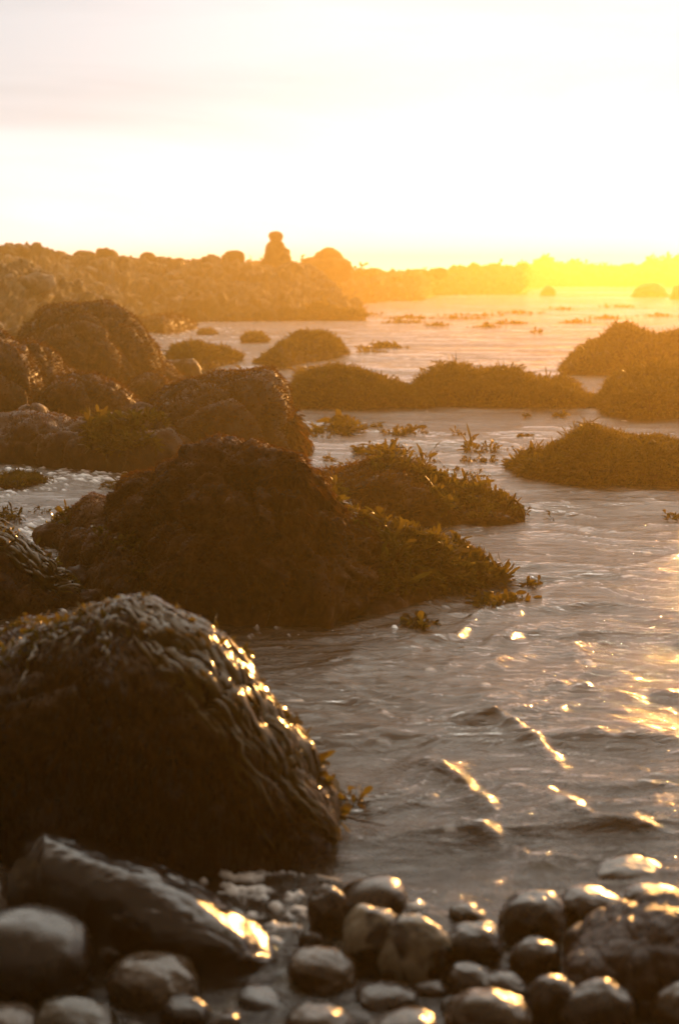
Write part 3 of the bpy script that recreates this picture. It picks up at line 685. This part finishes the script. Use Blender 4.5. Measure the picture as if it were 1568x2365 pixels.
b11 = boulder('kelp draped rock cut by the left edge beside the foaming channel', [(-180, 1230), (-80, 1205), (0, 1216), (30, 1240), (80, 1272), (120, 1308), (165, 1340), (205, 1392)], [(-180, 1440), (0, 1430), (100, 1420), (205, 1400)], 0.35, 0.4, mat=M_ROCK, amp=0.03, freq=5, nf=5000, fl=0.015, fw=0.004, seed=22)

# ---------------- weedy mounds out in the water, right side
def weed_mound(label, top, base, df, db, nf, fl, fw, nfr, frl, **k):
    S = mound('weedy_mound', label, 'mound', top, base, df, db, M_ROCK, **k)
    fuzz(S, nf, fl, fw, W_WEED, name='rockweed_cover', vr=(0.02, 0.62), up=0.8, down=0.2, K=2)
    if nfr: fronds(S, nfr * 4, frl * 0.75, frl * 0.085, W_WEED, vr=(0.1, 0.56), per=6, up=0.9, clump=1.5)
    return S
m1 = weed_mound('golden hazy mound farthest back at the right edge', [(1293, 856), (1320, 822), (1360, 796), (1400, 786), (1420, 766), (1450, 760), (1490, 773), (1510, 776), (1560, 776), (1620, 792), (1740, 850)], [(1293, 862), (1740, 866)], 1.3, 1.5, 12000, 0.06, 0.018, 500, 0.08, amp=0.05, freq=1.5, seed=31, rough_top=3)
m2 = weed_mound('golden mound at the right edge directly in front of the farthest one', [(1376, 938), (1390, 902), (1420, 874), (1480, 862), (1568, 858), (1650, 862), (1740, 930)], [(1376, 942), (1420, 956), (1480, 963), (1740, 968)], 1.0, 1.2, 14000, 0.05, 0.015, 500, 0.07, amp=0.05, freq=1.8, seed=32, rough_top=3)
m3 = weed_mound('long low mound in the middle of the bay, bristling with weed along its double hump', [(962, 915), (985, 876), (1025, 854), (1060, 852), (1110, 864), (1150, 856), (1200, 870), (1240, 884), (1300, 884), (1340, 910), (1395, 922)], [(962, 938), (1050, 938), (1200, 940), (1395, 940)], 0.9, 1.0, 18000, 0.045, 0.013, 900, 0.07, amp=0.04, freq=2, seed=33, rough_top=3)
m4 = weed_mound('rounded mound right of the steep edged boulder, tapering to the long low mound', [(663, 915), (690, 880), (720, 860), (770, 848), (810, 850), (850, 866), (900, 892), (940, 902), (1000, 912)], [(663, 942), (800, 947), (1000, 940)], 0.8, 0.9, 14000, 0.04, 0.011, 500, 0.05, amp=0.04, freq=2, seed=34, rough_top=2)
m5 = weed_mound('nearest mound at the right edge, leafy kelp fraying into the water on its left', [(1172, 1080), (1210, 1058), (1260, 1042), (1300, 1036), (1330, 1010), (1360, 998), (1400, 1004), (1450, 1014), (1510, 1014), (1568, 1022), (1640, 1040), (1760, 1110)], [(1172, 1084), (1230, 1104), (1350, 1119), (1568, 1126), (1760, 1132)], 0.6, 0.8, 22000, 0.032, 0.009, 700, 0.05, amp=0.035, freq=3, seed=35, rough_top=2)
fronds(m5, 700, 0.04, 0.008, W_WEED, vr=(0.05, 0.5), ur=(0, 0.25), per=6, up=0.5, name='trailing_kelp')
m6 = weed_mound('small mound with a blunt right end behind the steep edged boulder', [(585, 838), (612, 820), (650, 796), (690, 775), (740, 769), (780, 784), (803, 815)], [(585, 842), (650, 850), (803, 822)], 0.9, 1.0, 8000, 0.045, 0.014, 350, 0.06, amp=0.05, freq=1.6, seed=36, rough_top=3)
m7 = weed_mound('flat raft of green weed at the mouth of the left inlet', [(385, 826), (405, 806), (450, 798), (500, 805), (560, 825)], [(385, 840), (450, 860), (560, 835)], 0.9, 0.9, 4000, 0.05, 0.015, 700, 0.07, amp=0.04, freq=2, seed=37)
weed_mound('small dark hump in the inlet left of the blunt mound', [(556, 783), (575, 770), (600, 768), (622, 786)], [(556, 790), (622, 790)], 0.6, 0.6, 1200, 0.05, 0.015, 0, 0.05, amp=0.04, freq=2, seed=38, nu=50, nt=40)
weed_mound('tiny dark hump farthest up the left inlet', [(455, 771), (470, 762), (490, 761), (503, 771)], [(455, 774), (503, 774)], 0.6, 0.6, 700, 0.05, 0.015, 0, 0.05, amp=0.04, freq=2, seed=39, nu=50, nt=40)
weed_mound('low tongue of weedy rock at the foot of the headland, end of its shore', [(690, 736), (720, 720), (745, 706), (780, 716), (845, 732)], [(690, 739), (845, 737)], 1.5, 1.5, 2500, 0.10, 0.03, 300, 0.14, amp=0.06, freq=1.2, seed=41, nu=80, nt=40)
weed_mound('reddish weedy rock awash in the foam at the left edge', [(-60, 1112), (0, 1106), (40, 1097), (90, 1099), (125, 1112)], [(-60, 1124), (40, 1128), (125, 1116)], 0.3, 0.3, 4000, 0.022, 0.007, 60, 0.03, amp=0.02, freq=4, seed=43, nu=70, nt=40)

# weed on the near left rocks
fronds(b8, 2200, 0.036, 0.0085, W_WEED, vr=(0.1, 0.56), per=7, up=0.9, clump=2.5)
fronds(b8, 260, 0.055, 0.010, W_WEED, vr=(0.4, 0.56), ur=(0.35, 1), per=5, up=1.3, name='tall_rockweed')
straps(b11, [(RNG.uniform(0.3, 0.6), RNG.uniform(0.25, 0.5), RNG.uniform(0.75, 1.0), RNG.uniform(0.2, 0.5), RNG.uniform(0.012, 0.022), 0.03) for _ in range(46)], W_KELP, 'kelp_straps')
fronds(b11, 260, 0.022, 0.006, W_KELP, vr=(0.3, 0.55), ur=(0.4, 1), per=5)
fronds(b9, 60, 0.03, 0.008, W_KELP, vr=(0.3, 0.55), ur=(0, 0.3), per=5)
fronds(b10, 60, 0.03, 0.010, W_KELP, vr=(0.3, 0.5), ur=(0.4, 1), per=5)

# ---------------- foreground boulder
b12b = boulder('low left shoulder of wet rock behind the kelp hung foreground boulder', [(-260, 1560), (-120, 1500), (0, 1462), (60, 1438), (130, 1440), (200, 1470), (260, 1560)], [(-260, 1900), (0, 1900), (260, 1880)], 0.45, 0.3, mat=M_WETROCK, amp=0.02, freq=6, nf=7000, fl=0.012, fw=0.004, seed=50)
b12 = boulder('largest foreground boulder, black brown and slick, kelp hanging down its right side', [(-260, 1600), (-120, 1560), (0, 1520), (90, 1470), (170, 1430), (225, 1402), (280, 1392), (340, 1400), (400, 1425), (465, 1452), (515, 1495), (565, 1550), (600, 1605), (650, 1665), (690, 1715), (728, 1785), (752, 1850), (765, 1915), (768, 1950)],
    [(-260, 2010), (0, 2005), (200, 1995), (400, 2015), (600, 2012), (700, 1998), (768, 1965)], 0.42, 0.30, mat=M_WETROCK, amp=0.026, freq=5, chunk=0.55, cfreq=3.5, nf=0, seed=52, nu=340, nt=200, e2=0.66, e1=1.05)
fuzz(b12, 9000, 0.026, 0.004, W_BLACK_F, name='dark_weed_cover', up=-0.3, down=1.4, vr=(0.03, 0.5), droop=0.7, K=2, spread=0.25, clump=5)
paths = []
for _ in range(230):       # long straps combed down the right shoulder
    u0 = RNG.uniform(0.52, 0.88); v0 = RNG.uniform(0.36, 0.56); du = RNG.uniform(0.12, 0.36)
    paths.append((u0, v0, min(1.0, u0 + du), v0 - RNG.uniform(0.2, 1.1) * du, RNG.uniform(0.009, 0.026), 0.016))
straps(b12, paths, W_KELP, 'kelp_straps')['kind'] = 'stuff'
paths = []
for _ in range(480):       # flattened dark strands draped over crest and face
    u0 = RNG.uniform(0.22, 0.85); v0 = RNG.uniform(0.16, 0.53)
    paths.append((u0, v0, u0 + RNG.normal(0.05, 0.07) - 0.10 * (u0 < 0.5), v0 - RNG.uniform(0.08, 0.34) * (v0 / 0.5), RNG.uniform(0.003, 0.009), 0.005))
straps(b12, paths, W_BLACK, 'dark_strands')['kind'] = 'stuff'
paths = []
for _ in range(34):        # golden blades over the crest and to the left
    u0 = RNG.uniform(0.30, 0.62); v0 = RNG.uniform(0.42, 0.53)
    paths.append((u0, v0, u0 + RNG.uniform(-0.12, 0.06), v0 - RNG.uniform(0.0, 0.18), RNG.uniform(0.008, 0.018), 0.022))
straps(b12, paths, W_KELP, 'crest_kelp')['kind'] = 'stuff'
fronds(b12, 520, 0.018, 0.005, W_KELP, vr=(0.40, 0.58), ur=(0.25, 0.80), per=5, up=0.8, name='crest_rockweed')
fronds(b12, 120, 0.024, 0.008, W_KELP, vr=(0.40, 0.56), ur=(0.72, 1.0), per=4, up=0.6, name='edge_rockweed')
fronds(b12b, 120, 0.015, 0.005, W_KELP, vr=(0.44, 0.56), ur=(0.4, 0.8), per=4)

# ---------------- smooth stones of the shore
SHORE_N = 0
def smooth_rock(label, top, base, df, db, mat, **k):
    return mound(k.pop('name', 'smooth_rock'), label, k.pop('cat', 'rock'), top, base, df, db, mat, **k)
smooth_rock('long smooth dark rock below the foreground boulder, bright wet top edge sloping down right',
    [(20, 1990), (60, 1950), (105, 1930), (160, 1955), (250, 1990), (350, 2026), (450, 2072), (530, 2122), (590, 2168), (640, 2214)],
    [(20, 2120), (100, 2160), (250, 2215), (350, 2245), (450, 2255), (560, 2248), (640, 2216)], 0.11, 0.20, S_SLAB, amp=0.014, freq=5, seed=60, nu=220, nt=120, chunk=0.35, kmin=0.04, e2=0.5, e1=1.2, z0=-0.1)
smooth_rock('pale wet rock cut by the left edge above the big grey cobble', [(-160, 2010), (-60, 1985), (0, 2005), (30, 2030), (55, 2070), (80, 2112)], [(-160, 2125), (80, 2122)], 0.12, 0.10, S_PALE, amp=0.006, freq=9, seed=61, nu=80, nt=60, z0=-0.1)

ci = [0]
def cobble(x0, x1, yt, yb, mat, label, zb=None, ratio=0.85, tilt=0.0, roll=None, name='cobble', cat='cobble', box=0.8, amp=0.12, rotz=None, group=None):
    """smooth stone filling the photo box x0..x1, yt..yb, resting on zb"""
    ci[0] += 1
    cx, cyy = (x0 + x1) / 2, (yt + yb) / 2
    zc = 0.03
    for _ in range(4):
        C = on_z(cx, cyy, zc); rg = np.linalg.norm(C - np.array([0, 0, CAM_H]))
        phi = math.asin((CAM_H - zc) / rg)
        W = (x1 - x0) * rg / F; Vv = (yb - yt) * rg / F; D = W * ratio
        H2 = (Vv ** 2 - (D * sin(phi)) ** 2) / cos(phi) ** 2
        H = math.sqrt(max(H2, (0.42 * Vv) ** 2))
        bz = float(bed_z(C[0], C[1])) if zb is None else zb
        zc = (max(bz, -0.03) if zb is None else zb) + H * 0.44
    o = blob(name, C, (W, D, H), mat, seed=100 + ci[0], amp=amp, freq=1.15, box=box, sub=5, fine=0.09, rolly=random.uniform(-.22, .22) if roll is None else roll, tilt=tilt, rotz=random.uniform(-.2, .2))
    tag(o, label, cat, group)
    TAKEN.append((C[0], C[1], W / 2))
    return o
TAKEN = []
C = cobble
C(-90, 207, 2105, 2325, S_GREY, 'big grey brown cobble cut by the left edge, largest round stone on the left', amp=0.05)
C(250, 458, 2203, 2330, S_MOTT, 'mottled tan cobble with dark blotches right of the big grey brown cobble')
C(232, 350, 2160, 2240, S_GREY, 'small grey cobble half hidden behind the mottled tan one')
C(80, 265, 2306, 2420, S_OLIVE, 'olive brown cobble at the bottom edge, left corner', roll=0.15)
C(-60, 92, 2322, 2420, S_PALE, 'pale cobble in the bottom left corner')
C(375, 492, 2300, 2390, S_DARK, 'dark stone just below the mottled tan cobble')
C(548, 668, 2280, 2342, S_DARK, 'flat dark stone at the bottom, left of centre')
C(664, 832, 2188, 2298, S_TAN, 'smooth tan oval cobble left of the two toned pair', roll=0.12)
C(708, 812, 2052, 2175, S_BROWN, 'brown cobble leaning behind the two toned pair on its left')
C(780, 940, 2028, 2140, S_BROWN, 'dark brown round cobble at the top of the central pile', amp=0.04)
C(788, 935, 2094, 2262, S_TWO, 'two toned cobble with pale cap, left one of the pair in the central pile', zb=-0.05)
C(872, 1035, 2118, 2290, S_TWO, 'two toned cobble leaning right, right one of the pair in the central pile', roll=0.5, zb=-0.05, ratio=0.8)
C(1018, 1162, 2130, 2246, S_DARK, 'dark round cobble with a gold rim right of the central pile')
C(1150, 1305, 2062, 2190, S_DARK, 'dark cobble with pale top left of the large dark boulder', roll=-0.2)
C(1178, 1295, 2166, 2268, S_GREY, 'small upright grey cobble below the dark cobble with pale top')
C(1022, 1142, 2226, 2312, S_GREY, 'grey cobble in the lower row below the gold rimmed one', roll=0.15)
C(1100, 1218, 2246, 2330, S_GREY, 'grey cobble in the lower row touching the tan bottom cobble')
C(1025, 1225, 2284, 2440, S_TAN, 'large tan cobble at the bottom edge, right of centre', zb=-0.02)
C(1212, 1340, 2258, 2400, S_BROWN, 'brown cobble at the bottom edge between the large tan and the grey sloping one')
C(1300, 1450, 2268, 2430, S_GREY, 'grey sloping cobble at the bottom edge below the large dark boulder', roll=0.5)
C(1455, 1555, 2288, 2370, S_DARK, 'small dark cobble below the right end of the large dark boulder')
C(1515, 1660, 2278, 2420, S_TAN, 'tan cobble in the bottom right corner')
C(1368, 1545, 1985, 2085, S_OLIVE, 'olive stone under the thin water near the right edge', zb=-0.075)
C(1290, 1445, 2050, 2155, S_BROWN, 'brown cobble just left of the large dark boulder top')
C(1175, 1315, 1990, 2062, S_BROWN, 'brown stone awash beyond the dark cobble with pale top', zb=-0.07)
C(1040, 1170, 2005, 2070, S_OLIVE, 'olive stone awash to the right of the central pile top', zb=-0.07)
C(1035, 1120, 2085, 2140, S_OLIVE, 'little olive cobble behind the gold rimmed dark cobble')
C(655, 815, 2318, 2430, S_TAN, 'tan cobble with a gold rim at the bottom edge, centre', zb=-0.02)
C(820, 960, 2270, 2350, S_BROWN, 'flat brown cobble in the lower row under the central pile')
C(950, 1035, 2262, 2325, S_BROWN, 'small brown cobble in the lower row, left of the grey ones')
C(835, 1010, 2335, 2440, S_TAN, 'tan cobble just showing at the bottom edge left of the large tan one', zb=-0.02)
C(690, 745, 2150, 2200, S_GREY, 'small pointed grey stone between tan oval and brown leaning cobble')
C(480, 560, 2345, 2420, S_BROWN, 'small brown stone at the bottom edge under the flat dark one')
C(1440, 1568, 2040, 2110, S_DARK, 'dark stone awash behind the large dark boulder')
big = mound('boulder', 'large dark brown boulder at the lower right edge among the cobbles', 'boulder',
    [(1300, 2235), (1320, 2185), (1370, 2150), (1440, 2115), (1490, 2100), (1540, 2095), (1600, 2105), (1720, 2160), (1800, 2240)], [(1300, 2262), (1340, 2305), (1450, 2330), (1568, 2335), (1800, 2320)], 0.13, 0.14, M_WETROCK, amp=0.014, freq=9, seed=70, nu=160, nt=90, z0=-0.1)

# small pebbles between the cobbles
pmats = [S_DARK, S_BROWN, S_GREY, S_TAN, S_OLIVE]
psrc = []
for i in range(10):
    psrc.append(blob('pebble', (0, 0, 0), (1, 0.8, 0.55), pmats[i % 5], seed=200 + i, amp=0.10, freq=0.9, box=0.9, fine=0.06))
for i in range(330):
    o = psrc[i % 10] if i < 10 else psrc[i % 10].copy()
    if i >= 10: COL.objects.link(o)
    big_ = i % 5 == 0
    for _ in range(60):
        y = RNG.uniform(1.75, 2.75 if big_ else 3.0); x = RNG.uniform(-0.34, 0.34) * y
        s = (0.085 if big_ else 0.038) * math.exp(random.gauss(0, 0.3 if big_ else 0.45))
        if all(math.hypot(x - a, y - b) > c * 0.8 + s * 0.4 for a, b, c in TAKEN): break
    TAKEN.append((x, y, s * 0.45))
    o.scale = (s, s, s); o.rotation_euler = (random.uniform(-.3, .3), random.uniform(-.3, .3), random.uniform(0, 6.28))
    o.location = (x, y, float(bed_z(x, y)) + s * 0.28)
    tag(o, 'small wet pebble lying in the gaps between the cobbles', 'pebble', 'small pebbles between the cobbles')

# ---------------- floating / rooted kelp clumps in the water
class Flat: pass
def kelp_clump(label, x0, x1, yt, yb, n, length, width, mat=W_WEED, name='kelp_clump', up=1.0, per=5, droop=0.4):
    a = on_z(x0, yb); b = on_z(x1, yb); c = on_z((x0 + x1) / 2, (yb * 0.6 + yt * 0.4))
    ctr = (a + b) / 2; rx = abs(b[0] - a[0]) / 2; ry = max(abs(c[1] - a[1]) * 0.5, rx * 0.25)
    n = int(n * 1.6); length *= 1.25; nn = n * per
    t = RNG.normal(0, 0.45, (n, 2)); t = np.clip(t, -1, 1)
    p = np.stack([ctr[0] + t[:, 0] * rx, ctr[1] + t[:, 1] * ry, np.full(n, -0.01)], -1)
    sz = np.exp(RNG.normal(0, 0.3, n)) * (1.1 - 0.6 * np.abs(t[:, 0]))
    base = unit(np.stack([t[:, 0] * 0.5, t[:, 1] * 0.2, np.full(n, up)], -1) + RNG.normal(0, 0.4, (n, 3)))
    p = np.repeat(p, per, 0); base = np.repeat(base, per, 0); sz = np.repeat(sz, per)
    d = unit(base + RNG.normal(0, 0.5, p.shape)); d[:, 2] = np.abs(d[:, 2])
    off = base * (RNG.random((nn, 1)) * length * 0.7) * sz[:, None]; off[:, 2] = np.abs(off[:, 2])
    loc = ctr.copy()
    o = blades_mesh(name, p + off - loc, d, unit(RNG.normal(0, 1, p.shape)), length * sz * RNG.uniform(0.5, 1.1, nn), width * sz, mat, None, True, droop, K=4, kind=None)
    o.location = loc
    tag(o, label, 'seaweed')
    return o
K = kelp_clump
K('bushy green kelp clump in the water right of the steep edged boulder', 745, 850, 940, 992, 60, 0.07, 0.02)
K('flat kelp patch close against the steep edged boulder', 690, 760, 965, 1000, 40, 0.05, 0.016, up=0.6)
K('spreading kelp sprig alone in the bay below the double humped mound', 885, 990, 975, 1000, 36, 0.055, 0.017, up=0.5)
K('wide kelp clump between the sprig and the weedy reef, leafy at its right end', 815, 945, 1018, 1048, 60, 0.06, 0.017, up=0.6)
K('two short upright kelp shoots beside the wide kelp clump', 948, 972, 1038, 1066, 5, 0.05, 0.014, per=3)
K('small forked kelp shoot standing alone', 982, 1002, 1040, 1062, 4, 0.05, 0.016, per=4)
K('thin kelp clump with raised left tuft in the middle of the bay', 1068, 1100, 1012, 1042, 12, 0.05, 0.014, per=4)
K('row of low kelp tips in the middle of the bay', 1105, 1185, 1020, 1040, 26, 0.035, 0.013, up=0.6, per=3)
K('scattered kelp tips floating left of the nearest right mound', 1050, 1110, 1050, 1062, 14, 0.025, 0.012, up=0.3, per=3)
K('small kelp piece floating in front of the thin clump', 1060, 1130, 1080, 1098, 14, 0.03, 0.012, up=0.4, per=3)
K('thin weed trail hugging the waterline below the steep edged boulder', 700, 800, 995, 1015, 26, 0.03, 0.012, up=0.3, per=3)
K('low kelp tuft directly behind the weedy reef', 745, 850, 1070, 1090, 40, 0.05, 0.012, up=0.7)
K('dark kelp tips at the tail of the great central boulder', 1090, 1220, 1345, 1390, 40, 0.035, 0.014, up=0.3, per=4)
K('dark kelp scrap lying on the water below the tail of the central boulder', 930, 1000, 1415, 1446, 26, 0.032, 0.016, up=0.3, per=4)
K('forked kelp sprig in the left channel at the picture edge', -20, 52, 1165, 1200, 22, 0.05, 0.012, up=0.8, per=4)
K('small kelp tips in the left channel', 70, 120, 1165, 1180, 8, 0.025, 0.01, up=0.5, per=3)
K('dark weed tuft at the upper left foot of the great central boulder', 245, 300, 1095, 1122, 24, 0.04, 0.011, up=0.5)
K('weed tuft at the left foot of the dark peaked rock', 95, 150, 1235, 1262, 18, 0.03, 0.01, up=0.5)
K('tiny bent weed stalk right of the weedy reef tip', 1252, 1290, 1186, 1196, 4, 0.03, 0.006, up=0.5, per=2)
K('small kelp piece at the right edge, mid distance', 1530, 1590, 1182, 1196, 10, 0.03, 0.012, up=0.5, per=3)
K('yellow kelp frond sticking out of the water beside the foreground boulder', 778, 835, 1822, 1850, 5, 0.035, 0.016, mat=W_KELP, per=3)
K('small leafy pad afloat below the long mound', 1195, 1232, 998, 1008, 12, 0.03, 0.02, up=0.2, per=3)
K('small leafy pad afloat close to the long mound', 1206, 1226, 953, 960, 8, 0.03, 0.02, up=0.2, per=3)
K('brown weed pad afloat left of the farthest mound', 1225, 1252, 762, 768, 8, 0.08, 0.05, up=0.2, per=3)
K('upright dark weed tuft left of the rounded mound', 685, 712, 838, 866, 16, 0.09, 0.03, per=4)
K('weed bits afloat in the inlet before the flat weed raft', 540, 600, 855, 868, 20, 0.06, 0.02, up=0.3, per=3)
# streaks of floating weed in the far bright water
for i, (x, y, w) in enumerate([(930, 745, 60), (1010, 752, 30), (880, 802, 60), (950, 735, 90), (1100, 728, 120), (1060, 735, 70), (1200, 722, 80), (1300, 716, 60), (1430, 708, 60), (860, 817, 40), (830, 727, 60), (1120, 755, 40), (1180, 748, 50), (1400, 735, 60), (1520, 730, 60), (1330, 745, 40)]):
    o = K('thin strip of weed afloat in the far bright water', x - w, x + w, y - 2, y, 50, 0.055, 0.05, up=0.06, per=3, name='floating_weed', droop=0.2)
    o['group'] = 'weed strips afloat in the far bright water'; o['kind'] = 'stuff'
# trailing kelp stipe
def tube(name, pts, r, mat, label, cat):
    pts = np.array(pts, float); n = len(pts); k = 8
    tg = unit(np.gradient(pts, axis=0)); up = np.array([0, 0, 1.0])
    s = unit(np.cross(tg, up)); b = np.cross(s, tg)
    a = np.linspace(0, 2 * pi, k, endpoint=False)
    V = pts[:, None] + (s[:, None] * np.cos(a)[None, :, None] + b[:, None] * np.sin(a)[None, :, None]) * np.asarray(r)[:, None, None]
    Fq = [(i * k + j, i * k + (j + 1) % k, (i + 1) * k + (j + 1) % k, (i + 1) * k + j) for i in range(n - 1) for j in range(k)]
    o = mesh_obj(name, V, Fq, mat); tag(o, label, cat); return o
t = np.linspace(0, 1, 30)
pp = np.stack([np.interp(t, [0, .3, .6, 1], [745, 790, 830, 890]), np.interp(t, [0, .3, .6, 1], [1868, 1885, 1895, 1908])], -1)
tube('kelp_stalk', [on_z(a, b, 0.05 - 0.045 * tt) for (a, b), tt in zip(pp, t)], 0.004 * (1 - 0.6 * t), W_BLACK, 'long dark kelp stalk trailing into the water from the foreground boulder', 'kelp')
t = np.linspace(0, 1, 24)
arc = [on_y(1165 + 42 * tt, 1188 - 34 * math.sin(pi * tt), 6.25) for tt in t]
tube('kelp_stalk', arc, 0.005 + 0 * t, W_WEED, 'kelp stalk arching out of the water at the tip of the weedy reef', 'kelp')

# jumble of weedy stones filling the gaps of the left shore
wsrc = [blob('weedy_stone', (0, 0, 0), (1, 0.9, 0.8), M_ROCK if i < 3 else M_ROCKP, seed=300 + i, box=0.75, amp=0.22, freq=1.3) for i in range(4)]
n_ = 0
spots = [(RNG.uniform(-60, 130), RNG.uniform(960, 1068)) for _ in range(14)] + [(RNG.uniform(150, 470), RNG.uniform(1030, 1090)) for _ in range(16)] + [(RNG.uniform(250, 440), RNG.uniform(860, 960)) for _ in range(14)] + \
        [(RNG.uniform(-60, 120), RNG.uniform(700, 800)) for _ in range(16)] + [(RNG.uniform(90, 300), RNG.uniform(1240, 1400)) for _ in range(12)]
for (a, b) in spots:
    p = on_z(a, b, 0.0); o = wsrc[n_ % 4] if n_ < 4 else wsrc[n_ % 4].copy()
    if n_ >= 4: COL.objects.link(o)
    n_ += 1
    sc = (0.026 if not 840 < b < 965 else 0.015) * p[1] * math.exp(random.gauss(0, 0.35))
    o.location = (p[0], p[1], sc * 0.12); o.scale = (sc, sc, sc * random.uniform(.7, 1.1)); o.rotation_euler = (random.uniform(-.4, .4), random.uniform(-.4, .4), random.uniform(0, 6.28))
    tag(o, 'one of the small weedy stones jumbled between the left boulders', 'stone', 'weedy stones between the left boulders')
for i, (a, b, w) in enumerate([(870, 985, 16), (1040, 1088, 18), (720, 1012, 20), (790, 1003, 14), (1180, 1398, 26), (1222, 1352, 22), (1128, 1404, 18), (762, 1062, 22), (1060, 1005, 14), (905, 1052, 18), (1130, 1062, 16), (1010, 1100, 14), (655, 1000, 12), (1290, 960, 16), (860, 1238, 12)]):
    o = K('loose sprig of dark weed floating in the channel', a - w, a + w, b - 6, b, 12, 0.035, 0.013, up=0.35, per=4, name='weed_sprig')
    o['group'] = 'loose weed sprigs floating in the channel'
